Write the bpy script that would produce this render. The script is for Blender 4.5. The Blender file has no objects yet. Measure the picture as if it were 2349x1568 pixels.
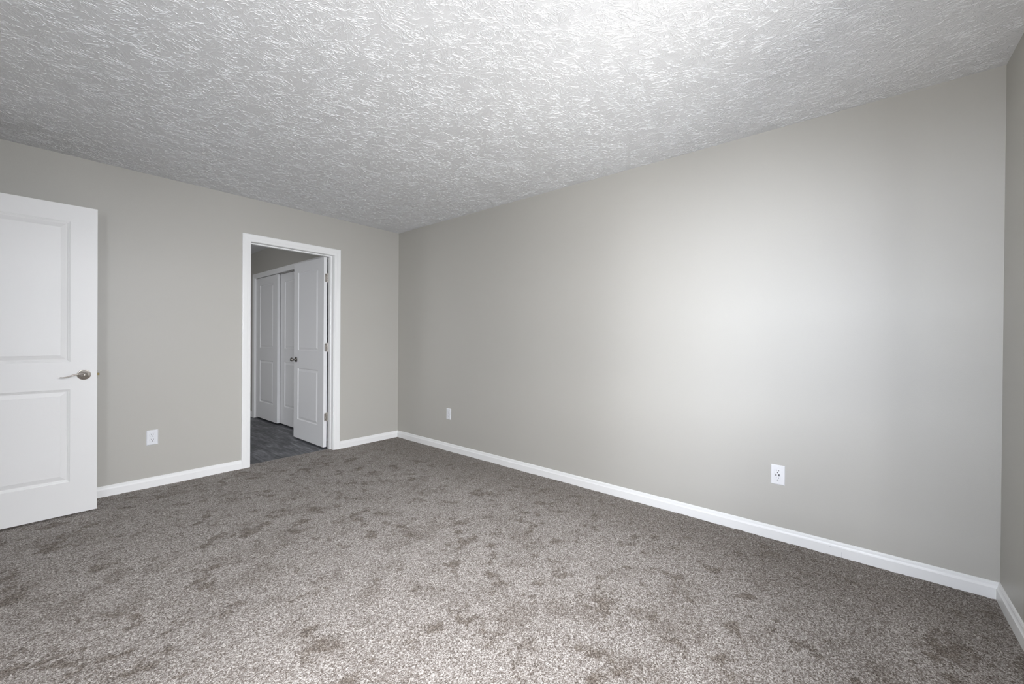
import bpy, bmesh, math
import numpy as np
from mathutils import Matrix, Vector

SC = bpy.context.scene
COL = SC.collection

# ------------------------------------------------------------------ camera
CAM = (-2.87743, -4.22412, 1.17035)
YAW, PITCH, ROLL, FPX = 0.869057, -0.0042871, 0.00742077, 939.367
fw = Vector((math.sin(YAW) * math.cos(PITCH), math.cos(YAW) * math.cos(PITCH), math.sin(PITCH)))
rt = fw.cross(Vector((0, 0, 1))).normalized()
up = rt.cross(fw)
c_, s_ = math.cos(ROLL), math.sin(ROLL)
r2 = c_ * rt + s_ * up
u2 = -s_ * rt + c_ * up
cd = bpy.data.cameras.new('camera')
cd.sensor_fit = 'HORIZONTAL'
cd.sensor_width = 36
cd.lens = FPX * 36 / 2349
cd.clip_start = 0.02
cam = bpy.data.objects.new('camera', cd)
COL.objects.link(cam)
M = Matrix((r2, u2, -fw)).transposed().to_4x4()
M.translation = Vector(CAM)
cam.matrix_world = M
SC.camera = cam

# ------------------------------------------------------------------ world, light, exposure
SC.view_settings.view_transform = 'Standard'
SC.view_settings.look = 'None'
SC.view_settings.gamma = 1
SC.view_settings.use_curve_mapping = False
SC.view_settings.exposure = 0.06
w = bpy.data.worlds.new('sky')
SC.world = w
w.use_nodes = True
w.node_tree.nodes['Background'].inputs[0].default_value = (0.62, 0.74, 0.92, 1)
w.node_tree.nodes['Background'].inputs[1].default_value = 1.0

XL, YF, H = -3.41, -4.73, 2.44        # left wall, front wall, ceiling height


def area(name, loc, aim, sx, sy, energy, color, spread=180):
    l = bpy.data.lights.new(name, 'AREA')
    l.shape = 'RECTANGLE'
    l.size, l.size_y = sx, sy
    l.energy = energy
    l.color = color
    l.spread = math.radians(spread)
    o = bpy.data.objects.new(name, l)
    COL.objects.link(o)
    o.location = loc
    d = Vector(aim) - Vector(loc)
    o.rotation_euler = d.to_track_quat('-Z', 'Y').to_euler()
    return o


# window in the left wall (behind the camera's left shoulder) and an added one in the front wall, for fill
W1 = (-4.60, -3.15, 0.62, 2.12)       # y0,y1,z0,z1 in wall x = XL
W2 = (-3.05, -1.45, 0.75, 2.10)       # x0,x1,z0,z1 in wall y = YF
area('daylight_left_far', (-11, -3.6, 2.6), (0, -4.1, 1.35), 2.2, 2.2, 470, (0.91, 0.97, 1.10))
area('daylight_left_level', (-11, -3.2, 1.4), (0, -4.1, 1.35), 2.2, 2.2, 260, (0.91, 0.97, 1.10))
area('daylight_left_high', (-7, -4.6, 5.4), (-2.6, -3.4, 0), 3.5, 3.0, 1000, (0.96, 0.98, 1.03))
area('daylight_left_ground', (-4.9, -3.8, 0.1), (-2.4, -3.6, 1.9), 3.0, 1.0, 122, (1.03, 0.99, 0.93))
area('fill_front_sky', (-2.3, -6.2, 2.1), (-2.3, -3.5, 1.1), 2.8, 1.5, 390, (0.97, 0.99, 1.04))  # this and the next two: added fill for back wall and door
area('fill_front_ground', (-3.2, -8, -1.6), (-1.3, -2.9, 2.44), 2.5, 2.0, 385, (1.01, 0.99, 0.96))
area('fill_front_side', (-4.0, -6.2, 1.6), (-2.3, -4.73, 1.4), 2.0, 1.5, 249, (0.96, 0.99, 1.05))
# added fill lamp brightening the closed hall from its left end
area('hall_fill', (-3.2, 1.5, 1.15), (-0.7, 1.7, 0.75), 1.0, 1.3, 13.5, (0.97, 0.98, 1.02))


# ------------------------------------------------------------------ materials
def mat(name, color, rough=0.5, metal=0.0, spec=0.5):
    m = bpy.data.materials.new(name)
    m.use_nodes = True
    b = m.node_tree.nodes['Principled BSDF']
    b.inputs['Base Color'].default_value = (*color, 1)
    b.inputs['Roughness'].default_value = rough
    b.inputs['Metallic'].default_value = metal
    b.inputs['Specular IOR Level'].default_value = spec
    return m


class NT:
    """small helper for building node trees"""
    def __init__(s, m):
        s.t = m.node_tree
        s.b = s.t.nodes['Principled BSDF']

    def n(s, typ, **kw):
        nd = s.t.nodes.new(typ)
        for k, v in kw.items():
            setattr(nd, k, v)
        return nd

    def set(s, sock, v):
        if isinstance(v, bpy.types.NodeSocket):
            s.t.links.new(v, sock)
        else:
            sock.default_value = v

    def math(s, op, a, b=0.0, c=0.0, clamp=False):
        nd = s.n('ShaderNodeMath', operation=op, use_clamp=clamp)
        for i, v in enumerate((a, b, c)):
            s.set(nd.inputs[i], v)
        return nd.outputs[0]

    def vmath(s, op, a, b=(0, 0, 0), scale=None, out=0):
        nd = s.n('ShaderNodeVectorMath', operation=op)
        s.set(nd.inputs[0], a)
        s.set(nd.inputs[1], b)
        if scale is not None:
            s.set(nd.inputs['Scale'], scale)
        return nd.outputs[out]

    def noise(s, vec, scale, detail=2.0, rough=0.5, dist=0.0, out='Fac', dim='3D'):
        nd = s.n('ShaderNodeTexNoise', noise_dimensions=dim)
        s.set(nd.inputs['Vector'], vec)
        nd.inputs['Scale'].default_value = scale
        nd.inputs['Detail'].default_value = detail
        nd.inputs['Roughness'].default_value = rough
        nd.inputs['Distortion'].default_value = dist
        return nd.outputs[out]

    def ramp(s, fac, stops, interp='LINEAR'):
        nd = s.n('ShaderNodeValToRGB')
        nd.color_ramp.interpolation = interp
        e = nd.color_ramp.elements
        while len(e) < len(stops):
            e.new(0.5)
        for i, (p, c) in enumerate(stops):
            e[i].position = p
            e[i].color = (*c, 1) if len(c) == 3 else c
        s.set(nd.inputs[0], fac)
        return nd.outputs[0]

    def mapr(s, v, a, b, c, d, smooth=False):
        nd = s.n('ShaderNodeMapRange', interpolation_type='SMOOTHSTEP' if smooth else 'LINEAR')
        for i, x in enumerate((v, a, b, c, d)):
            s.set(nd.inputs[i], x)
        return nd.outputs[0]

    def mix(s, f, a, b, typ='MIX'):
        nd = s.n('ShaderNodeMix', data_type='RGBA', blend_type=typ)
        s.set(nd.inputs[0], f)
        s.set(nd.inputs[6], a if isinstance(a, bpy.types.NodeSocket) else (*a, 1))
        s.set(nd.inputs[7], b if isinstance(b, bpy.types.NodeSocket) else (*b, 1))
        return nd.outputs[2]

    def bump(s, h, dist, strength=1.0, normal=None):
        nd = s.n('ShaderNodeBump')
        nd.inputs['Strength'].default_value = strength
        nd.inputs['Distance'].default_value = dist
        s.set(nd.inputs['Height'], h)
        if normal is not None:
            s.set(nd.inputs['Normal'], normal)
        return nd.outputs[0]

    def pos(s):
        return s.n('ShaderNodeNewGeometry').outputs['Position']


def paint(name, color, rough, bump_scale=420, bump_d=0.0004, spec=0.5):
    m = mat(name, color, rough, 0, spec)
    t = NT(m)
    p = t.pos()
    h = t.noise(p, bump_scale, 3, 0.6)
    t.set(t.b.inputs['Normal'], t.bump(h, bump_d, 0.6))
    return m


M_WALL = paint('greige wall paint', (0.505, 0.490, 0.450), 0.42, 300, 0.0006, 0.45)
M_TRIM = paint('white semi gloss trim paint', (0.90, 0.90, 0.89), 0.35, 150, 0.0002)
M_DOOR = paint('white door paint', (0.795, 0.79, 0.78), 0.42, 350, 0.0003)
M_DOOR2 = paint('hall door paint', (0.84, 0.84, 0.84), 0.45, 350, 0.0003)
M_NICKEL = mat('satin nickel', (0.62, 0.58, 0.54), 0.27, 1.0)
M_BRONZE = mat('dark nickel', (0.30, 0.28, 0.26), 0.3, 1.0)
M_BRASS = mat('antique brass latch', (0.13, 0.10, 0.045), 0.4, 1.0)
M_PLASTIC = mat('white plastic', (0.83, 0.84, 0.87), 0.3)
M_PLASTIC2 = mat('bright white plastic', (0.84, 0.84, 0.85), 0.25)
M_SLOT = mat('socket slot', (0.02, 0.018, 0.02), 0.6)
M_SLOTG = mat('socket slot grey', (0.42, 0.42, 0.46), 0.6)
M_DARK = mat('dark gap', (0.05, 0.045, 0.05), 0.9)

# glass that lets the daylight lamps through
M_GLASS = bpy.data.materials.new('window glass')
M_GLASS.use_nodes = True
_t = M_GLASS.node_tree
_t.nodes.remove(_t.nodes['Principled BSDF'])
_a = _t.nodes.new('ShaderNodeBsdfTransparent')
_g = _t.nodes.new('ShaderNodeBsdfGlossy')
_g.inputs['Roughness'].default_value = 0.02
_m = _t.nodes.new('ShaderNodeMixShader')
_m.inputs[0].default_value = 0.06
_t.links.new(_a.outputs[0], _m.inputs[1])
_t.links.new(_g.outputs[0], _m.inputs[2])
_t.links.new(_m.outputs[0], _t.nodes['Material Output'].inputs[0])

# stomped drywall texture on the ceiling
M_CEIL = mat('stomp textured ceiling paint', (0.76, 0.765, 0.775), 0.6, 0, 0.3)
t = NT(M_CEIL)
P = t.pos()


def stomp(t, P, cell, off, K, radial, seed, warp):
    base = t.vmath('ADD', P, off)
    wob = t.vmath('SUBTRACT', t.noise(base, 9, 2, 0.5, out='Color'), (0.5, 0.5, 0.5))
    q = t.vmath('ADD', base, t.vmath('SCALE', wob, scale=warp))
    q = t.vmath('MULTIPLY', q, (1, 1, 0))
    vo = t.n('ShaderNodeTexVoronoi', voronoi_dimensions='2D', feature='F1')
    t.set(vo.inputs['Vector'], q)
    vo.inputs['Scale'].default_value = cell
    d = t.vmath('SUBTRACT', q, vo.outputs['Position'])
    d = t.vmath('MULTIPLY', d, (1, 1, 0))
    r = t.vmath('LENGTH', d, out=1)
    u = t.vmath('SCALE', t.vmath('NORMALIZE', d), scale=K)
    sep = t.n('ShaderNodeSeparateXYZ')
    t.set(sep.inputs[0], u)
    rnd = t.math('MULTIPLY', t.n('ShaderNodeSeparateColor').outputs[0], 1.0)
    sc = t.t.nodes[-1]
    sepc = t.n('ShaderNodeSeparateColor')
    t.set(sepc.inputs[0], vo.outputs['Color'])
    z = t.math('ADD', t.math('MULTIPLY', r, radial), t.math('MULTIPLY', sepc.outputs[0], 57.0 + seed))
    comb = t.n('ShaderNodeCombineXYZ')
    t.set(comb.inputs[0], sep.outputs[0])
    t.set(comb.inputs[1], sep.outputs[1])
    t.set(comb.inputs[2], z)
    n = t.noise(comb.outputs[0], 1.0, 2.5, 0.62, 0.35)
    a = t.math('ABSOLUTE', t.math('SUBTRACT', n, 0.5))
    ridge = t.mapr(a, 0.0, 0.085, 1.0, 0.0)
    ridge = t.math('POWER', ridge, 1.5)
    mask = t.mapr(r, 0.015, 0.05, 0.0, 1.0, True)
    return t.math('MULTIPLY', ridge, mask)


h1 = stomp(t, P, 5.2, (0.0, 0.0, 0.0), 6.5, 14, 0.0, 0.05)
fine = t.noise(t.vmath('ADD', P, t.vmath('SCALE', t.noise(P, 14, 2, 0.5, out='Color'), scale=0.06)), 95, 3, 0.62, 0.6)
h = t.math('ADD', t.math('MULTIPLY', h1, 0.35), t.math('MULTIPLY', fine, 0.60))
t.set(t.b.inputs['Normal'], t.bump(h, 0.0030, 0.8))

# carpet
M_CARPET = mat('mottled taupe cut pile carpet', (0.3, 0.28, 0.26), 0.95, 0, 0.15)
t = NT(M_CARPET)
P = t.pos()
big = t.noise(t.vmath('ADD', P, (1.3, 0.4, 0)), 6.5, 2.0, 0.5, 0.2)
mid = t.noise(t.vmath('ADD', P, (5.3, 2.4, 0)), 15, 3.0, 0.6, 0.2)
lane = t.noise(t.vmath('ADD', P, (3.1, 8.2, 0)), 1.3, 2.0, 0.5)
fib = t.noise(P, 260, 2.0, 0.6, 0.5)
fib2 = t.noise(t.vmath('ADD', P, (2.2, 7.1, 0)), 95, 2, 0.6, 0.6)
tuft = t.n('ShaderNodeTexVoronoi', voronoi_dimensions='3D', feature='F1')
t.set(tuft.inputs['Vector'], P)
tuft.inputs['Scale'].default_value = 230
tsep = t.n('ShaderNodeSeparateColor')
t.set(tsep.inputs[0], tuft.outputs['Color'])
fibm = t.math('ADD', t.math('MULTIPLY', fib, 0.55), t.math('MULTIPLY', fib2, 0.25))
fibm = t.math('ADD', fibm, t.math('MULTIPLY', tsep.outputs[0], 0.20))
blot = t.math('ADD', t.math('MULTIPLY', big, 0.55), t.math('MULTIPLY', mid, 0.45))
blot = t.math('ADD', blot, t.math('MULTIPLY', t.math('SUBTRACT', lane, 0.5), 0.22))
blot = t.math('ADD', blot, t.math('MULTIPLY', t.math('SUBTRACT', fib2, 0.5), -0.10))
patch = t.mapr(blot, 0.520, 0.625, 0.0, 1.0, True)
soft = t.noise(t.vmath('ADD', P, (2.7, 6.6, 0)), 4.2, 4.0, 0.62, 0.2)
patch = t.math('MAXIMUM', patch, t.mapr(soft, 0.49, 0.66, 0.0, 0.55, True))
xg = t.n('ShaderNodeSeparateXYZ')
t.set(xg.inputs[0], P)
# darker band along the long wall, its edge broken up by noise
wall_band = t.mapr(t.math('ADD', xg.outputs[0], t.math('MULTIPLY', mid, 0.5)), -0.55, 0.05, 0.0, 0.55, True)
patch = t.math('MAXIMUM', patch, wall_band)
light = t.ramp(fibm, [(0.34, (0.080, 0.055, 0.039)), (0.44, (0.205, 0.173, 0.149)), (0.53, (0.355, 0.320, 0.292)), (0.64, (0.70, 0.66, 0.62))])
dark = t.ramp(fibm, [(0.34, (0.036, 0.024, 0.015)), (0.44, (0.096, 0.071, 0.052)), (0.53, (0.175, 0.141, 0.111)), (0.66, (0.40, 0.355, 0.31))])
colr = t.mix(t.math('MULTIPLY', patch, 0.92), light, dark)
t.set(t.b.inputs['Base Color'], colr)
t.set(t.b.inputs['Normal'], t.bump(fibm, 0.008, 1.0))
t.b.inputs['Sheen Weight'].default_value = 0.15

# grey vinyl plank in the hall
M_PLANK = mat('charcoal wood look plank', (0.06, 0.06, 0.065), 0.5, 0, 0.4)
t = NT(M_PLANK)
P = t.pos()
st = t.vmath('MULTIPLY', P, (7.0, 1.6, 1.0))
g1 = t.noise(st, 2.2, 5, 0.65, 0.8)
st2 = t.vmath('MULTIPLY', P, (55.0, 5.0, 1.0))
g2 = t.noise(st2, 1.0, 3, 0.6)
gm = t.math('ADD', t.math('MULTIPLY', g1, 0.65), t.math('MULTIPLY', g2, 0.35))
cr = t.ramp(gm, [(0.34, (0.045, 0.046, 0.052)), (0.5, (0.12, 0.122, 0.132)), (0.66, (0.27, 0.275, 0.29))])
br = t.n('ShaderNodeTexBrick')
t.set(br.inputs['Vector'], t.vmath('ADD', t.n('ShaderNodeMapping').outputs[0], (0, 0, 0)))
mp = [n for n in t.t.nodes if n.bl_idname == 'ShaderNodeMapping'][0]
t.set(mp.inputs['Vector'], P)
mp.inputs['Rotation'].default_value = (0, 0, math.pi / 2)
br.inputs['Color1'].default_value = (0.8, 0.8, 0.8, 1)
br.inputs['Color2'].default_value = (1.15, 1.15, 1.15, 1)
br.inputs['Mortar'].default_value = (0.25, 0.25, 0.25, 1)
br.inputs['Scale'].default_value = 1.0
br.inputs['Mortar Size'].default_value = 0.0015
br.inputs['Brick Width'].default_value = 1.2
br.inputs['Row Height'].default_value = 0.18
t.set(t.b.inputs['Base Color'], t.mix(1.0, cr, br.outputs['Color'], 'MULTIPLY'))
t.set(t.b.inputs['Normal'], t.bump(g2, 0.0005, 0.5))


# ------------------------------------------------------------------ mesh helpers
def link(name, me, m=None, parent=None, smooth=False):
    o = bpy.data.objects.new(name, me)
    COL.objects.link(o)
    if m:
        me.materials.append(m)
    if parent is not None:
        o.parent = parent
    if smooth:
        for p in me.polygons:
            p.use_smooth = True
    return o


def from_bm(name, bm, m, parent=None, smooth=False, weld=True):
    if weld:
        bmesh.ops.remove_doubles(bm, verts=bm.verts, dist=1e-5)
    bmesh.ops.recalc_face_normals(bm, faces=bm.faces)
    me = bpy.data.meshes.new(name)
    bm.to_mesh(me)
    bm.free()
    return link(name, me, m, parent, smooth)


def tag(o, label=None, cat=None, group=None, kind=None):
    if label:
        o['label'] = label
    if cat:
        o['category'] = cat
    if group:
        o['group'] = group
    if kind:
        o['kind'] = kind
    return o


def empty(name, loc=(0, 0, 0), rz=0.0):
    o = bpy.data.objects.new(name, None)
    COL.objects.link(o)
    o.empty_display_size = 0.05
    o.location = loc
    o.rotation_euler = (0, 0, rz)
    return o


def quad(bm, *pts):
    return bm.faces.new([bm.verts.new(p) for p in pts])


def box(bm, x0, x1, y0, y1, z0, z1, bevel=0.0, seg=2):
    r = bmesh.ops.create_cube(bm, size=1)
    vs = r['verts']
    for v in vs:
        v.co = Vector(((x0 + x1) / 2 + v.co.x * (x1 - x0), (y0 + y1) / 2 + v.co.y * (y1 - y0), (z0 + z1) / 2 + v.co.z * (z1 - z0)))
    if bevel:
        es = list({e for v in vs for e in v.link_edges})
        bmesh.ops.bevel(bm, geom=es, offset=bevel, segments=seg, affect='EDGES', profile=0.5)


def lathe(bm, prof, n=32, mtx=None):
    """prof: list of (radius, height) revolved about local z"""
    rings = []
    for r, z in prof:
        ring = []
        for i in range(n):
            a = 2 * math.pi * i / n
            p = Vector((r * math.cos(a), r * math.sin(a), z))
            ring.append(bm.verts.new(mtx @ p if mtx else p))
        rings.append(ring)
    for a, b in zip(rings, rings[1:]):
        for i in range(n):
            bm.faces.new((a[i], a[(i + 1) % n], b[(i + 1) % n], b[i]))
    bm.faces.new(rings[0])
    bm.faces.new(rings[-1])


def slab(bm, axis, p0, p1, u0, u1, z0, z1, holes=()):
    """wall slab: normal along axis ('x' or 'y'), from p0 to p1, spanning u0..u1, z0..z1, with rectangular holes"""
    us = sorted({u0, u1, *[h[0] for h in holes], *[h[1] for h in holes]})
    zs = sorted({z0, z1, *[h[2] for h in holes], *[h[3] for h in holes]})

    def P3(p, u, z):
        return (p, u, z) if axis == 'x' else (u, p, z)

    def solid(i, j):
        if i < 0 or j < 0 or i >= len(us) - 1 or j >= len(zs) - 1:
            return False
        cu, cz = (us[i] + us[i + 1]) / 2, (zs[j] + zs[j + 1]) / 2
        return not any(h[0] < cu < h[1] and h[2] < cz < h[3] for h in holes)
    for i in range(len(us) - 1):
        for j in range(len(zs) - 1):
            if not solid(i, j):
                continue
            a, b, c, d = us[i], us[i + 1], zs[j], zs[j + 1]
            for p in (p0, p1):
                quad(bm, P3(p, a, c), P3(p, b, c), P3(p, b, d), P3(p, a, d))
            if not solid(i - 1, j):
                quad(bm, P3(p0, a, c), P3(p1, a, c), P3(p1, a, d), P3(p0, a, d))
            if not solid(i + 1, j):
                quad(bm, P3(p0, b, c), P3(p1, b, c), P3(p1, b, d), P3(p0, b, d))
            if not solid(i, j - 1):
                quad(bm, P3(p0, a, c), P3(p0, b, c), P3(p1, b, c), P3(p1, a, c))
            if not solid(i, j + 1):
                quad(bm, P3(p0, a, d), P3(p0, b, d), P3(p1, b, d), P3(p1, a, d))


def wall(name, label, *a, holes=(), m=None):
    bm = bmesh.new()
    slab(bm, *a, holes=holes)
    return tag(from_bm(name, bm, m or M_WALL), label, 'wall', kind='structure')


# ------------------------------------------------------------------ setting: shell
ZB = -0.03     # underside of walls
DX0, DX1, DZ = -1.566, -0.797, 2.048          # clear opening of the far doorway
RO = 0.02                                      # jamb thickness
EY0, EY1 = -1.085, -0.250                      # entry doorway clear opening (left wall)
HXL, HYB = -3.30, 3.30                         # hall extents
CX = -0.70                                     # closet wall face
CY0, CY1, CZ = 0.195, 2.605, 2.05               # closet opening

wall('wall_back', 'greige wall with the far doorway and a low outlet', 'y', 0.0, 0.12, -4.75, 0.0, ZB, H,
     holes=[(DX0 - RO, DX1 + RO, ZB, DZ + RO)])
wall('wall_right', 'long blank greige wall with two low wall plates', 'x', 0.0, 0.12, YF - 0.12, HYB + 0.1, ZB, H)
wall('wall_front', 'shaded greige wall at the right edge of the photo', 'y', YF - 0.12, YF, XL - 0.12, 0.0, ZB, H,
     holes=[W2])
wall('wall_left', 'greige wall holding the entry doorway beside the open white door', 'x', XL - 0.12, XL, YF, 0.0, ZB, H,
     holes=[(EY0 - RO, EY1 + RO, ZB, DZ + RO), W1])
# hall beyond the doorway
wall('wall_closet', 'dim hall wall around the white closet doors', 'x', CX, CX + 0.10, 0.12, HYB, ZB, H,
     holes=[(CY0 - 0.015, CY1 + 0.015, ZB, CZ + 0.015)])
wall('wall_hall_end', 'far end wall of the dim hall', 'y', HYB, HYB + 0.1, HXL - 0.1, 0.0, ZB, H)
wall('wall_hall_left', 'left wall of the dim hall', 'x', HXL - 0.1, HXL, 0.12, HYB, ZB, H)
# landing outside the entry doorway
wall('wall_landing_left', 'wall of the landing outside the entry doorway', 'x', -4.85, -4.75, -1.7, 0.12, ZB, H)
wall('wall_landing_front', 'side wall of the landing outside the entry doorway', 'y', -1.7, -1.6, -4.75, XL - 0.12, ZB, H)


def ceil(label, x0, x1, y0, y1):
    bm = bmesh.new()
    box(bm, x0, x1, y0, y1, H, H + 0.1)
    return tag(from_bm('ceiling', bm, M_CEIL), label, 'ceiling', kind='structure')


ceil('dim textured ceiling over the hall', HXL - 0.1, 0.12, 0.12, HYB + 0.1)
ceil('ceiling over the landing outside the entry doorway', -4.85, XL - 0.12, -1.7, 0.12)


def stomp_ridges():
    """trowelled stomp-brush ridges: thin tent-shaped crests fanning out of every brush mark"""
    rng = np.random.default_rng(11)
    x0, x1, y0, y1 = XL + 0.004, -0.004, YF + 0.004, -0.004
    cell = 0.100
    cx, cy = np.meshgrid(np.arange(x0, x1 + cell, cell), np.arange(y0, y1 + cell, cell))
    cx = cx.ravel() + rng.uniform(-0.5, 0.5, cx.size) * cell
    cy = cy.ravel() + rng.uniform(-0.5, 0.5, cy.size) * cell
    per = 52
    n = cx.size * per
    c = np.repeat(np.stack([cx, cy], 1), per, 0)
    ang0 = np.repeat(rng.uniform(0, 2 * np.pi, cx.size), per)
    # two opposed fans per brush mark
    side = rng.integers(0, 2, n) * np.pi
    a = ang0 + side + rng.normal(0, 0.62, n)
    r0 = rng.uniform(0.012, 0.115, n)
    L = np.clip(rng.lognormal(-3.75, 0.50, n), 0.007, 0.075)
    S = 7
    tt = np.linspace(0, 1, S)
    curl = rng.normal(0, 7.0, n)
    ang = a[:, None] + rng.normal(0, 0.16, n)[:, None] + curl[:, None] * (tt[None, :] - 0.3) * L[:, None]
    ang += rng.normal(0, 0.42, (n, S)) * 0.7
    step = (L / (S - 1))[:, None]
    px = c[:, 0:1] + r0[:, None] * np.cos(a)[:, None] + np.cumsum(np.cos(ang) * step, 1)
    py = c[:, 1:2] + r0[:, None] * np.sin(a)[:, None] + np.cumsum(np.sin(ang) * step, 1)
    env = np.sin(np.pi * np.clip(tt, 0.0, 1.0)) ** 0.6
    hgt = rng.uniform(0.0006, 0.0027, n)[:, None] * env[None, :] * rng.uniform(0.45, 1.15, (n, S))
    wid = rng.uniform(0.0007, 0.0020, n)[:, None] * (0.35 + 0.65 * env[None, :]) * rng.uniform(0.7, 1.3, (n, S))
    nx, ny = -np.sin(ang), np.cos(ang)
    lean = rng.uniform(-0.6, 0.6, n)[:, None] * wid
    zt = H + 0.0002
    V = np.empty((n, S, 3, 3), np.float32)
    for k, (o, z) in enumerate(((-wid, zt + 0 * hgt), (lean, H - hgt), (wid, zt + 0 * hgt))):
        V[:, :, k, 0] = np.clip(px + nx * o, x0, x1)
        V[:, :, k, 1] = np.clip(py + ny * o, y0, y1)
        V[:, :, k, 2] = z
    keep = ((px > x0) & (px < x1) & (py > y0) & (py < y1)).all(1)
    V = V[keep]
    n = len(V)
    idx = np.arange(n * S * 3).reshape(n, S, 3)
    Q = np.concatenate([np.stack([idx[:, :-1, k], idx[:, 1:, k], idx[:, 1:, k + 1], idx[:, :-1, k + 1]], -1).reshape(-1, 4) for k in (0, 1)])
    # the ceiling board itself closes the mesh
    bx = [(x, y, z) for z in (H, H + 0.1) for x, y in ((XL - 0.12, YF - 0.12), (0.12, YF - 0.12), (0.12, 0.12), (XL - 0.12, 0.12))]
    V = np.concatenate([V.reshape(-1, 3), np.array(bx, np.float32)])
    k = n * S * 3
    bq = np.array([(0, 1, 2, 3), (4, 7, 6, 5), (0, 4, 5, 1), (1, 5, 6, 2), (2, 6, 7, 3), (3, 7, 4, 0)]) + k
    bq[0] = bq[0][::-1]
    bq[1] = bq[1][::-1]
    Q = np.concatenate([Q, bq])
    me = bpy.data.meshes.new('ceiling')
    me.vertices.add(len(V))
    me.vertices.foreach_set('co', V.ravel())
    me.loops.add(Q.size)
    me.loops.foreach_set('vertex_index', Q.ravel().astype(np.int32))
    me.polygons.add(len(Q))
    me.polygons.foreach_set('loop_start', (np.arange(len(Q)) * 4).astype(np.int32))
    me.polygons.foreach_set('use_smooth', np.zeros(len(Q), bool))
    me.update(calc_edges=True)
    return me


tag(link('ceiling', stomp_ridges(), M_CEIL), 'white stomp-textured ceiling over the carpeted room', 'ceiling', kind='structure')


def carpet_mesh():
    step = 0.008
    xs = np.arange(XL, 0.0 + step, step)
    ys = np.arange(YF, 0.0 + step, step)
    xs[-1], ys[-1] = 0.0, 0.0
    nx, ny = len(xs), len(ys)
    X, Y = np.meshgrid(xs, ys)
    rng = np.random.default_rng(4)
    Z = rng.normal(0, 1.0, X.shape)
    Z = (Z + np.roll(Z, 1, 0) + np.roll(Z, 1, 1) + np.roll(Z, 1, (0, 1))) / 4 * 0.0016
    lo = np.zeros_like(X)
    for k in range(14):
        a, f, ph = rng.uniform(0, 6.28), rng.uniform(6, 26), rng.uniform(0, 6.28)
        lo += np.sin((X * np.cos(a) + Y * np.sin(a)) * f + ph)
    Z += lo * 0.0003
    co = np.stack([X, Y, Z], -1).reshape(-1, 3).astype(np.float32)
    idx = np.arange(nx * ny).reshape(ny, nx)
    q = np.stack([idx[:-1, :-1], idx[:-1, 1:], idx[1:, 1:], idx[1:, :-1]], -1).reshape(-1, 4)
    me = bpy.data.meshes.new('floor')
    me.vertices.add(len(co))
    me.vertices.foreach_set('co', co.ravel())
    me.loops.add(q.size)
    me.loops.foreach_set('vertex_index', q.ravel().astype(np.int32))
    me.polygons.add(len(q))
    me.polygons.foreach_set('loop_start', (np.arange(len(q)) * 4).astype(np.int32))
    me.polygons.foreach_set('use_smooth', np.ones(len(q), bool))
    me.update(calc_edges=True)
    # strips that carry the carpet into the two doorways, and an underlay
    bm = bmesh.new()
    bm.from_mesh(me)
    n = 90
    for i in range(n):
        a = DX0 + (DX1 - DX0) * i / n
        b = DX0 + (DX1 - DX0) * (i + 1) / n
        ya = 0.078 + 0.002 * math.sin(i * 12.9) + 0.001 * math.sin(i * 5.1)
        yb = 0.078 + 0.002 * math.sin((i + 1) * 12.9) + 0.001 * math.sin((i + 1) * 5.1)
        quad(bm, (a, 0, 0), (b, 0, 0), (b, yb, -0.001), (a, ya, -0.001))
        quad(bm, (a, ya, -0.001), (b, yb, -0.001), (b, yb, -0.012), (a, ya, -0.012))
    quad(bm, (-4.75, -1.6, 0), (XL, -1.6, 0), (XL, 0, 0), (-4.75, 0, 0))
    bm.to_mesh(me)
    bm.free()
    return me


tag(link('floor', carpet_mesh(), M_CARPET), 'mottled taupe cut-pile carpet filling the room', 'carpet', kind='structure')
bm = bmesh.new()
box(bm, HXL, 0.0, 0.06, HYB, -0.03, -0.006)
tag(from_bm('floor', bm, M_PLANK), 'charcoal wood-look plank floor of the hall', 'floor', kind='structure')
bm = bmesh.new()
box(bm, -4.85, 0.12, YF - 0.12, 0.06, -0.08, -0.032)
tag(from_bm('floor', bm, M_DARK), 'subfloor under the carpet', 'floor', kind='structure')

# ------------------------------------------------------------------ trim
BH = 0.0775
BASE_PROF = [(0.014, -0.02), (0.014, 0.0495), (0.0128, 0.0515), (0.0118, 0.0520), (0.0100, 0.0550), (0.0082, 0.0600),
             (0.0076, 0.0650), (0.0074, 0.0685), (0.0060, 0.0700), (0.0060, 0.0722), (0.0050, 0.0745), (0.0030, 0.0765), (0.0, BH)]


def baseboard(name, label, a, b, n, ma=0, mb=0):
    """a,b: xy end points on the wall; n: xy normal into room; ma/mb: 1 mitre (inner corner), 0 square"""
    bm = bmesh.new()
    A, B, N = Vector((*a, 0)), Vector((*b, 0)), Vector((*n, 0))
    D = (B - A).normalized()
    ra, rb = [], []
    prof = BASE_PROF + [(0.0, -0.02)]
    for tt, z in prof:
        ra.append(bm.verts.new(A + N * tt + D * (tt * ma) + Vector((0, 0, z))))
        rb.append(bm.verts.new(B + N * tt - D * (tt * mb) + Vector((0, 0, z))))
    k = len(prof)
    for i in range(k):
        bm.faces.new((ra[i], ra[(i + 1) % k], rb[(i + 1) % k], rb[i]))
    bm.faces.new(ra)
    bm.faces.new(rb[::-1])
    return tag(from_bm(name, bm, M_TRIM), label, 'baseboard', kind='structure')


CW = 0.066      # casing width
CAS = [(0.0, 0.0), (0.0, 0.009), (0.002, 0.0105), (0.010, 0.0112), (0.024, 0.0125), (0.026, 0.0138), (0.036, 0.0150),
       (0.050, 0.0160), (0.060, 0.0165), (CW - 0.003, 0.0155), (CW, 0.0130), (CW, 0.0)]


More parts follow.
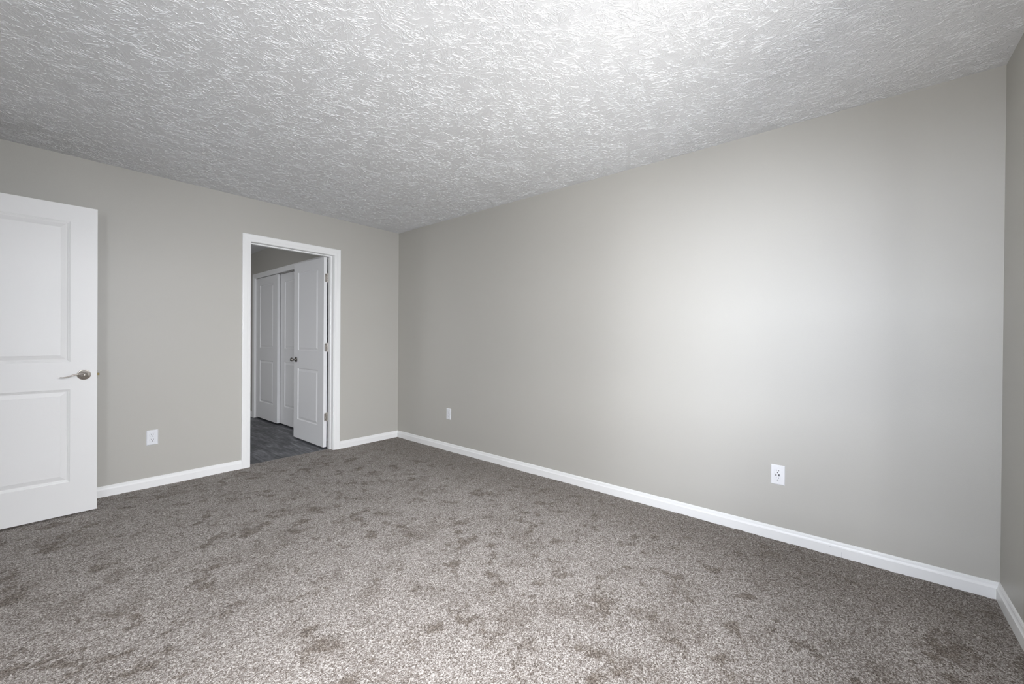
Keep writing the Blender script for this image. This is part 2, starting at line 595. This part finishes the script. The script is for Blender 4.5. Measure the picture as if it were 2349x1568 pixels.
def casing(bm, axis, p, sgn, u0, u1, zt, zb=-0.02, prof=CAS):
    """mitred door casing on plane axis=p, thickness towards sgn; u0,u1 inner edges; zt inner top"""
    def P3(pp, u, z):
        return (pp, u, z) if axis == 'x' else (u, pp, z)
    rows = []
    for wv, th in prof:
        q = p + sgn * th
        rows.append([bm.verts.new(P3(q, u0 - wv, zb)), bm.verts.new(P3(q, u0 - wv, zt + wv)),
                     bm.verts.new(P3(q, u1 + wv, zt + wv)), bm.verts.new(P3(q, u1 + wv, zb))])
    k = len(rows)
    for i in range(k):
        a, b = rows[i], rows[(i + 1) % k]
        for j in range(3):
            bm.faces.new((a[j], a[j + 1], b[j + 1], b[j]))
    bm.faces.new([r[0] for r in rows])
    bm.faces.new([r[3] for r in rows][::-1])


RV = 0.005      # reveal
# far doorway: jamb lining, stops and casings on both faces
bm = bmesh.new()
casing(bm, 'y', 0.0, -1, DX0 - RV, DX1 + RV, DZ + RV - 0.004)
tr = tag(from_bm('trim_1', bm, M_TRIM), 'white casing around the far doorway', 'door frame', kind='structure')
bm = bmesh.new()
casing(bm, 'y', 0.12, 1, DX0 - RV, DX1 + RV, DZ + RV - 0.004)
from_bm('casing', bm, M_TRIM, tr)
bm = bmesh.new()
box(bm, DX0 - RO, DX0, -0.0005, 0.1205, -0.02, DZ + RO)
box(bm, DX1, DX1 + RO, -0.0005, 0.1205, -0.02, DZ + RO)
box(bm, DX0, DX1, -0.0005, 0.1205, DZ, DZ + RO)
from_bm('jamb', bm, M_TRIM, tr, weld=False)
bm = bmesh.new()
for a, b in ((DX0, DX0 + 0.011), (DX1 - 0.011, DX1)):
    box(bm, a, b, 0.044, 0.082, -0.005, DZ, 0.002)
box(bm, DX0 + 0.011, DX1 - 0.011, 0.044, 0.082, DZ - 0.011, DZ, 0.002)
from_bm('door_stop', bm, M_TRIM, tr, weld=False)

# entry doorway in the left wall
bm = bmesh.new()
casing(bm, 'x', XL, 1, EY0 - RV, EY1 + RV, DZ + RV)
tr2 = tag(from_bm('trim_2', bm, M_TRIM), 'white casing around the entry doorway beside the open door', 'door frame', kind='structure')
bm = bmesh.new()
for a, b in ((EY0 - RO, EY0), (EY1, EY1 + RO)):
    box(bm, XL - 0.1205, XL + 0.0005, a, b, -0.02, DZ + RO)
box(bm, XL - 0.1205, XL + 0.0005, EY0, EY1, DZ, DZ + RO)
from_bm('jamb', bm, M_TRIM, tr2, weld=False)
bm = bmesh.new()
casing(bm, 'x', XL - 0.12, -1, EY0 - RV, EY1 + RV, DZ + RV)
from_bm('casing', bm, M_TRIM, tr2)

# closet opening: casing and header
bm = bmesh.new()
casing(bm, 'x', CX, -1, CY0, CY1, CZ)
tr3 = tag(from_bm('trim_3', bm, M_TRIM), 'white casing around the hall closet opening', 'door frame', kind='structure')
bm = bmesh.new()
box(bm, CX, CX + 0.10, CY0 - 0.015, CY0, -0.02, CZ + 0.015)
box(bm, CX, CX + 0.10, CY1, CY1 + 0.015, -0.02, CZ + 0.015)
box(bm, CX, CX + 0.10, CY0, CY1, CZ, CZ + 0.015)
from_bm('jamb', bm, M_TRIM, tr3, weld=False)

baseboard('baseboard_right', 'long white baseboard under the blank wall', (0, YF), (0, 0), (-1, 0), 1, 1)
baseboard('baseboard_back', 'short white baseboard between far doorway and corner', (0, 0), (DX1 + RV + CW, 0), (0, -1), 1, 0)
baseboard('baseboard_back_left', 'white baseboard between the open door and the far doorway', (DX0 - RV - CW, 0), (XL, 0), (0, -1), 0, 1)
baseboard('baseboard_front', 'white baseboard at the right edge of the photo', (XL, YF), (0, YF), (0, 1), 1, 1)
baseboard('baseboard_left', 'white baseboard on the left wall before the entry doorway', (XL, EY0 - RV - CW), (XL, YF), (1, 0), 0, 1)
baseboard('baseboard_hall', 'white baseboard beside the hall closet', (CX, CY1 + CW), (CX, HYB), (-1, 0), 0, 1)
baseboard('baseboard_hall_end', 'white baseboard on the hall end wall', (CX, HYB), (HXL, HYB), (0, -1), 1, 1)

bb = bpy.data.objects['baseboard_right']
# nail holes and the scarf joint of the long baseboard
for y, z in ((-3.42, 0.045), (-4.115, 0.0465)):
    bm = bmesh.new()
    lathe(bm, [(0.0014, 0), (0.0014, 0.0008)], 10, Matrix.Translation((-0.0140, y, z)) @ Matrix.Rotation(-math.pi / 2, 4, 'Y'))
    from_bm('nail_hole', bm, M_SLOTG, bb)
bm = bmesh.new()
box(bm, -0.0143, -0.0138, -4.1653, -4.1647, 0.0, 0.030)
from_bm('seam', bm, M_SLOTG, bb)

# ------------------------------------------------------------------ doors
PROF = [(0.0, 0.0), (0.0015, -0.0022), (0.0050, -0.0030), (0.0065, -0.0050), (0.0105, -0.0058), (0.0125, -0.0078),
        (0.0165, -0.0085), (0.0190, -0.0082), (0.0385, -0.0030), (0.0410, -0.0026), (0.0420, -0.0012)]
PROF_S = [(0.0, 0.0), (0.0040, -0.0050), (0.0080, -0.0088), (0.0120, -0.0095), (0.0150, -0.0090), (0.0340, -0.0022), (0.0360, -0.0010)]


def door_leaf(bm, w_, h_, th, panels, prof):
    """leaf in local coordinates: x 0..w, z 0..h, faces at y=0 (towards -y) and y=th; panels: (x0,x1,z0,z1)"""
    for yb, sg in ((0.0, 1), (th, -1)):
        xs = sorted({0, w_, *[p[0] for p in panels], *[p[1] for p in panels]})
        zs = sorted({0, h_, *[p[2] for p in panels], *[p[3] for p in panels]})
        for i in range(len(xs) - 1):
            for j in range(len(zs) - 1):
                a, b, c, d = xs[i], xs[i + 1], zs[j], zs[j + 1]
                pc = [p for p in panels if p[0] <= a and p[1] >= b and p[2] <= c and p[3] >= d]
                if not pc:
                    quad(bm, (a, yb, c), (b, yb, c), (b, yb, d), (a, yb, d))
        for (a, b, c, d) in panels:
            prev = None
            for off, dep in prof:
                y = yb - sg * dep
                ring = [(a + off, y, c + off), (b - off, y, c + off), (b - off, y, d - off), (a + off, y, d - off)]
                if prev:
                    for k in range(4):
                        quad(bm, prev[k], prev[(k + 1) % 4], ring[(k + 1) % 4], ring[k])
                prev = ring
            quad(bm, *prev)
    quad(bm, (0, 0, 0), (0, th, 0), (0, th, h_), (0, 0, h_))
    quad(bm, (w_, 0, 0), (w_, th, 0), (w_, th, h_), (w_, 0, h_))
    quad(bm, (0, 0, 0), (w_, 0, 0), (w_, th, 0), (0, th, 0))
    quad(bm, (0, 0, h_), (w_, 0, h_), (w_, th, h_), (0, th, h_))


def door(name, label, w_, h_, th, panels, prof, loc, rz, m):
    bm = bmesh.new()
    door_leaf(bm, w_, h_, th, panels, prof)
    o = from_bm(name, bm, m)
    o.location = loc
    o.rotation_euler = (0, 0, rz)
    return tag(o, label, 'door', kind='structure')


# --- entry door, swung open to stand parallel to the back wall.  local x runs towards +x, face y=0 towards the camera
EW, EH = 0.813, 2.018
d1 = door('door_1', 'white two-panel door standing open at the left edge, with a lever handle', EW, EH, 0.035,
          [(0.125, EW - 0.125, 0.213, 0.817), (0.125, EW - 0.125, 0.996, 1.908)], PROF,
          (-2.573 - EW, -0.300, 0.012), 0.0, M_DOOR)
HX, HZ = EW - 0.0625, 0.909


def frame_on(face_y, sgn, x, z):
    """matrix: local z = outwards from the door face"""
    zax = Vector((0, sgn, 0))
    xax = Vector((1, 0, 0))
    yax = zax.cross(xax)
    m = Matrix((xax, yax, zax)).transposed().to_4x4()
    m.translation = Vector((x, face_y, z))
    return m


ROSE = [(0.0335, 0.0), (0.0335, 0.003), (0.0322, 0.0048), (0.0300, 0.0052), (0.0270, 0.0055), (0.0262, 0.0072), (0.0240, 0.0082),
        (0.0185, 0.0090), (0.0165, 0.0110), (0.0140, 0.0160), (0.0122, 0.0220)]


def tube_profile(bm, pts, radii, mtx, n=14):
    """closed tube along pts with elliptical section (ra: across in plane, rb: out of plane)"""
    rings = []
    for i, p in enumerate(pts):
        p = Vector(p)
        a = Vector(pts[max(i - 1, 0)])
        b = Vector(pts[min(i + 1, len(pts) - 1)])
        tdir = (b - a).normalized()
        side = tdir.cross(Vector((0, 0, 1)))
        if side.length < 1e-4:
            side = Vector((0, 1, 0))
        side.normalize()
        nrm = side.cross(tdir).normalized()
        ra, rb = radii[i]
        rings.append([bm.verts.new(mtx @ (p + side * (ra * math.cos(2 * math.pi * k / n)) + nrm * (rb * math.sin(2 * math.pi * k / n)))) for k in range(n)])
    for a, b in zip(rings, rings[1:]):
        for k in range(n):
            bm.faces.new((a[k], a[(k + 1) % n], b[(k + 1) % n], b[k]))
    bm.faces.new(rings[0])
    bm.faces.new(rings[-1][::-1])


def lever_set(parent, face_y, sgn):
    F = frame_on(face_y, sgn, HX, HZ)
    bm = bmesh.new()
    lathe(bm, ROSE, 48, F)
    hnd = from_bm('door_handle', bm, M_NICKEL, parent, smooth=True)
    hnd['label'] = 'satin nickel lever handle on a round rose'
    # lever: grows out of the neck, bends and runs back over the door with an s curve
    flip = -1 if sgn < 0 else 1
    up_ = F.to_3x3().inverted() @ Vector((0, 0, 1))     # world up in handle frame
    uy = up_.y
    raw = [(0.000, -0.001, 0.020), (0.000, -0.001, 0.030), (0.002, 0.000, 0.040), (-0.006, 0.004, 0.046), (-0.018, 0.0085, 0.048),
           (-0.032, 0.0085, 0.048), (-0.048, 0.0035, 0.047), (-0.064, -0.0035, 0.046), (-0.080, -0.0095, 0.045),
           (-0.094, -0.0120, 0.044), (-0.105, -0.0105, 0.043), (-0.110, -0.0090, 0.043)]
    rad = [(0.0115, 0.0115), (0.0105, 0.0105), (0.0095, 0.0085), (0.0075, 0.0085), (0.0058, 0.0085), (0.0050, 0.0085), (0.0048, 0.0085),
           (0.0046, 0.0085), (0.0042, 0.0080), (0.0036, 0.0070), (0.0026, 0.0050), (0.0010, 0.0020)]
    pts = [(x, y * uy, z) for x, y, z in raw]
    bm = bmesh.new()
    tube_profile(bm, pts, rad, F, 16)
    lv = from_bm('lever', bm, M_NICKEL, hnd, smooth=True)
    sub = lv.modifiers.new('smooth', 'SUBSURF')
    sub.levels = sub.render_levels = 1
    bm = bmesh.new()
    lathe(bm, [(0.0072, 0.044), (0.0072, 0.0505), (0.0058, 0.0525), (0.0030, 0.0535), (0.0008, 0.0538)], 24, F)
    from_bm('button', bm, M_NICKEL, hnd, smooth=True)
    return hnd


lever_set(d1, 0.0, -1)
lever_set(d1, 0.035, 1)
bm = bmesh.new()
box(bm, EW, EW + 0.0012, 0.005, 0.030, HZ - 0.0285, HZ + 0.0285, 0.0003, 1)
lp = from_bm('latch_plate', bm, M_BRASS, d1)
bm = bmesh.new()
box(bm, EW + 0.001, EW + 0.0115, 0.011, 0.025, HZ - 0.0075, HZ + 0.0075, 0.001, 2)
from_bm('latch_bolt', bm, M_BRASS, lp)


def hinge(parent, x, y, z, leafdir, m=M_NICKEL):
    """three inch butt hinge: knuckle at x,y with one leaf lying along leafdir on the door edge (local coordinates)"""
    bm = bmesh.new()
    for k in range(5):
        z0 = z - 0.0445 + k * 0.0178
        lathe(bm, [(0.0062, z0 + 0.0004), (0.0066, z0 + 0.001), (0.0066, z0 + 0.0168), (0.0062, z0 + 0.0174)], 16,
              Matrix.Translation((x, y, 0)))
    lathe(bm, [(0.004, z - 0.048), (0.004, z + 0.049)], 12, Matrix.Translation((x, y, 0)))
    hg = from_bm('hinge', bm, m, parent, smooth=False, weld=False)
    bm = bmesh.new()
    lx, ly = leafdir
    # leaf: rounded corner plate
    L, T = 0.031, 0.0018
    pts = []
    r = 0.010
    for cx, cz, a0 in ((L - r, 0.0445 - r, 0), (L - r, -0.0445 + r, -90)):
        for k in range(7):
            a = math.radians(90 - 90 * k / 6 + a0)
            pts.append((cx + r * math.cos(a), cz + r * math.sin(a)))
    pts = [(0, 0.0445)] + pts + [(0, -0.0445)]
    nx_, ny_ = -ly, lx
    f = [bm.verts.new((x + lx * u, y + ly * u, z + v)) for u, v in pts]
    g = [bm.verts.new((x + lx * u + nx_ * T, y + ly * u + ny_ * T, z + v)) for u, v in pts]
    bm.faces.new(f)
    bm.faces.new(g[::-1])
    k = len(pts)
    for i in range(k):
        bm.faces.new((f[i], f[(i + 1) % k], g[(i + 1) % k], g[i]))
    from_bm('hinge_leaf', bm, m, hg)
    bm = bmesh.new()
    for u, v in ((0.019, 0.030), (0.013, 0.0), (0.019, -0.030)):
        for s in (1,):
            c = Vector((x + lx * u, y + ly * u, z + v))
            nrm = Vector((nx_, ny_, 0))
            q = nrm.to_track_quat('Z', 'Y').to_matrix().to_4x4()
            q.translation = c
            lathe(bm, [(0.0036, T - 0.0002), (0.0034, T + 0.0006), (0.002, T + 0.0009)], 12, q)
    from_bm('screw', bm, M_BRONZE, hg, weld=False)
    return hg


for z in (0.20, 1.02, 1.83):
    hinge(d1, -0.004, 0.040, z, (0, -1))

# --- door of the far doorway, swung 90 degrees into the hall.  local x runs +y (world), face y=0 -> world -x side
BW, BHt = 0.752, 2.032
d2 = door('door_2', 'white two-panel door swung open into the hall, hinged at the right jamb of the far doorway', BW, BHt, 0.035,
          [(0.135, BW - 0.108, 0.218, 0.818), (0.135, BW - 0.108, 1.022, 1.926)], PROF_S,
          (-0.840, 0.128, 0.012), math.pi / 2, M_DOOR2)
# local (x,y) -> world (-y... ) : rotation +90: world x = -ly, world y = lx ; place so that local face y=0 looks to -x
d2.location = (-0.805, 0.128, 0.012)
BKZ = 0.915
for fy, sg in ((0.035, 1), (0.0, -1)):
    F = frame_on(fy, sg, BW - 0.066, BKZ)
    bm = bmesh.new()
    lathe(bm, [(0.0325, 0), (0.0325, 0.003), (0.030, 0.006), (0.020, 0.008), (0.013, 0.011), (0.0105, 0.018), (0.0105, 0.030),
               (0.0125, 0.034), (0.0185, 0.038), (0.0225, 0.045), (0.0235, 0.052), (0.0215, 0.059), (0.0150, 0.064), (0.0070, 0.066)], 32, F)
    k = from_bm('door_knob', bm, M_BRONZE, d2, smooth=True)
    k['label'] = 'dark nickel round door knob'
for z in (0.3225, 1.0665, 1.8105):
    hinge(d2, -0.0035, -0.0045, z, (0, 1))

# --- closet bypass doors in the hall: leaves face -x
CP = [(0.150, 0.645, 0.235, 0.840), (0.150, 0.645, 1.020, 1.920)]
CWD = 0.800


def closet_door(name, label, xface, y0):
    return door(name, label, CWD, 2.028, 0.034, [(p[0], p[1], p[2], p[3]) for p in CP], PROF_S, (xface + 0.034, y0, 0.016), math.pi / 2, M_DOOR2)


closet_door('door_3', 'white two-panel closet door at the left, overlapping the one behind', CX + 0.013, 1.802)
closet_door('door_4', 'white two-panel closet door set back, partly hidden by the open hall door', CX + 0.054, 1.020)
closet_door('door_5', 'white two-panel closet door at the right end, hidden behind the open hall door', CX + 0.013, 0.200)
bm = bmesh.new()
box(bm, CX + 0.012, CX + 0.095, CY0, CY1, CZ - 0.004, CZ - 0.0005)
tag(from_bm('trim_4', bm, M_BRONZE), 'dark sliding track above the closet doors', 'track', kind='structure')

# ------------------------------------------------------------------ windows (behind the camera; the front one added for fill)


def window(name, label, axis, p0, p1, u0, u1, z0, z1, sgn):
    """frame, sash bars, pane and casing in an opening of a wall between p0 (room face) and p1"""
    def B(bm, a0, a1, b0, b1, c0, c1):
        if axis == 'x':
            box(bm, min(a0, a1), max(a0, a1), b0, b1, c0, c1)
        else:
            box(bm, b0, b1, min(a0, a1), max(a0, a1), c0, c1)
    d = p1 - p0
    bm = bmesh.new()
    f = 0.045
    a0, a1 = p0 + d * 0.45, p0 + d * 0.85
    zm = (z0 + z1) / 2
    B(bm, a0, a1, u0, u0 + f, z0, z1)
    B(bm, a0, a1, u1 - f, u1, z0, z1)
    B(bm, a0, a1, u0 + f, u1 - f, z0, z0 + f)
    B(bm, a0, a1, u0 + f, u1 - f, z1 - f, z1)
    B(bm, a0, a1, u0 + f, u1 - f, zm - 0.02, zm + 0.02)
    o = tag(from_bm(name, bm, M_TRIM, weld=False), label, 'window', kind='structure')
    bm = bmesh.new()
    for c0, c1 in ((z0 + f, zm - 0.02), (zm + 0.02, z1 - f)):
        B(bm, p0 + d * 0.62, p0 + d * 0.66, u0 + f, u1 - f, c0, c1)
    from_bm('pane', bm, M_GLASS, o, weld=False)
    bm = bmesh.new()
    c = 0.06
    th = -0.014 if d > 0 else 0.014
    q0, q1 = p0, p0 + th
    B(bm, q0, q1, u0 - c, u0, z0 - c, z1 + c)
    B(bm, q0, q1, u1, u1 + c, z0 - c, z1 + c)
    B(bm, q0, q1, u0, u1, z1, z1 + c)
    B(bm, q0, q1, u0, u1, z0 - c, z0)
    B(bm, q0, p0 + 2.6 * th, u0 - c - 0.01, u1 + c + 0.01, z0 - 0.006, z0 + 0.012)
    from_bm('casing', bm, M_TRIM, o, weld=False)
    return o


window('window_1', 'white double-hung window in the left wall behind the camera', 'x', XL, XL - 0.12, *W1, 1)
window('added_window', 'white double-hung window added unseen in the front wall for fill light', 'y', YF, YF - 0.12, *W2, 1)  # unseen window added to carry the front fill lamps

# ------------------------------------------------------------------ wall plates.  local: x right, z up, -y towards viewer


def plate_mesh(bm, w_=0.0715, h_=0.1165, th=0.0058, hole=None):
    """bevelled cover plate"""
    e = 0.0055
    rings = [((w_ / 2, h_ / 2), 0.0), ((w_ / 2, h_ / 2), -0.0012), ((w_ / 2 - e * 0.45, h_ / 2 - e * 0.45), -th * 0.72),
             ((w_ / 2 - e, h_ / 2 - e), -th)]
    prev = None
    for (a, b), y in rings:
        ring = [bm.verts.new((-a, y, -b)), bm.verts.new((a, y, -b)), bm.verts.new((a, y, b)), bm.verts.new((-a, y, b))]
        if prev:
            for k in range(4):
                bm.faces.new((prev[k], prev[(k + 1) % 4], ring[(k + 1) % 4], ring[k]))
        else:
            bm.faces.new(ring[::-1])
        prev = ring
    bm.faces.new(prev)


def round_face(bm, cz, r, clip, y0, y1, n=40):
    """receptacle face: disc flattened at top and bottom"""
    out = []
    for k in range(n):
        a = 2 * math.pi * k / n
        out.append((r * math.cos(a), cz + max(-clip, min(clip, r * math.sin(a)))))
    f = [bm.verts.new((x, y1, z)) for x, z in out]
    g = [bm.verts.new((x, y0, z)) for x, z in out]
    f2 = [bm.verts.new((x * 0.96, y1 - 0.0006, cz + (z - cz) * 0.96)) for x, z in out]
    bm.faces.new(f2)
    bm.faces.new(g[::-1])
    for i in range(n):
        j = (i + 1) % n
        bm.faces.new((g[i], g[j], f[j], f[i]))
        bm.faces.new((f[i], f[j], f2[j], f2[i]))


def slots(bm, cz, y, tall=0.0):
    box(bm, -0.0074, -0.0052, y - 0.0003, y + 0.002, cz + 0.0015, cz + 0.0105)
    box(bm, 0.0052, 0.0074, y - 0.0003, y + 0.002, cz + 0.0025, cz + 0.0095)


def ground(bm, cz, y):
    m = Matrix.Translation((0, y, cz - 0.0075)) @ Matrix.Rotation(math.pi / 2, 4, 'X')
    lathe(bm, [(0.0027, -0.002), (0.0027, 0.0003)], 16, m)


def duplex(label, loc, rz, slotm, group):
    root = empty('wall_outlet', loc, rz)
    tag(root, label, 'outlet', group)
    bm = bmesh.new()
    plate_mesh(bm)
    from_bm('cover_plate', bm, M_PLASTIC, root)
    for cz in (0.0195, -0.0195):
        bm = bmesh.new()
        round_face(bm, cz, 0.0172, 0.0143, -0.004, -0.0072)
        rc = from_bm('receptacle', bm, M_PLASTIC, root)
        bm = bmesh.new()
        # fine dark rim where the receptacle meets the plate
        n = 40
        pr = None
        for rr in (0.0172, 0.0178):
            ring = [bm.verts.new((rr * math.cos(2 * math.pi * k / n), -0.00595,
                                  cz + max(-0.0143 * rr / 0.0172, min(0.0143 * rr / 0.0172, rr * math.sin(2 * math.pi * k / n))))) for k in range(n)]
            if pr:
                for k in range(n):
                    bm.faces.new((pr[k], pr[(k + 1) % n], ring[(k + 1) % n], ring[k]))
            pr = ring
        from_bm('rim', bm, M_SLOTG, rc)
        bm = bmesh.new()
        slots(bm, cz, -0.0078)
        ground(bm, cz, -0.0078)
        from_bm('slots', bm, slotm, rc, weld=False)
    bm = bmesh.new()
    lathe(bm, [(0.0032, 0.0), (0.0032, 0.0008), (0.002, 0.0012)], 16, Matrix.Translation((0, -0.0057, 0)) @ Matrix.Rotation(math.pi / 2, 4, 'X'))
    from_bm('screw', bm, M_PLASTIC, root)
    return root


duplex('white duplex outlet low on the back wall, between open door and far doorway', (-2.2445, 0.0, 0.3875), 0.0, M_SLOT, None)
duplex('small white wall plate low on the right wall, nearest the room corner', (0.0, -0.925, 0.3865), -math.pi / 2, M_SLOTG, None)

# decora outlet with two usb ports
root = empty('usb_wall_outlet', (0.0, -3.866, 0.3840), -math.pi / 2)
tag(root, 'white outlet with two black USB ports between its sockets, low on the long right wall', 'outlet')
bm = bmesh.new()
plate_mesh(bm)
from_bm('cover_plate', bm, M_PLASTIC2, root)
bm = bmesh.new()
box(bm, -0.0167, 0.0167, -0.0061, -0.004, -0.0337, 0.0337, 0.0015, 2)
from_bm('rim', bm, M_SLOTG, root)
bm = bmesh.new()
box(bm, -0.0160, 0.0160, -0.0082, -0.003, -0.0330, 0.0330, 0.0015, 2)
rc = from_bm('receptacle', bm, M_PLASTIC2, root)
bm = bmesh.new()
bm.free()
for cz in (0.0215, -0.0215):
    bm = bmesh.new()
    slots(bm, cz - 0.0005, -0.0082)
    ground(bm, cz, -0.0082)
    from_bm('slots', bm, M_SLOT, rc, weld=False)
for xx in (-0.0075, 0.0075):
    bm = bmesh.new()
    box(bm, xx - 0.0026, xx + 0.0026, -0.0086, -0.006, -0.0062, 0.0062)
    from_bm('usb_port', bm, M_SLOT, rc)
for zz in (0.0485, -0.0485):
    bm = bmesh.new()
    lathe(bm, [(0.0030, 0.0), (0.0030, 0.0006), (0.0018, 0.001)], 16, Matrix.Translation((0, -0.0057, zz)) @ Matrix.Rotation(math.pi / 2, 4, 'X'))
    from_bm('screw', bm, M_PLASTIC, root)
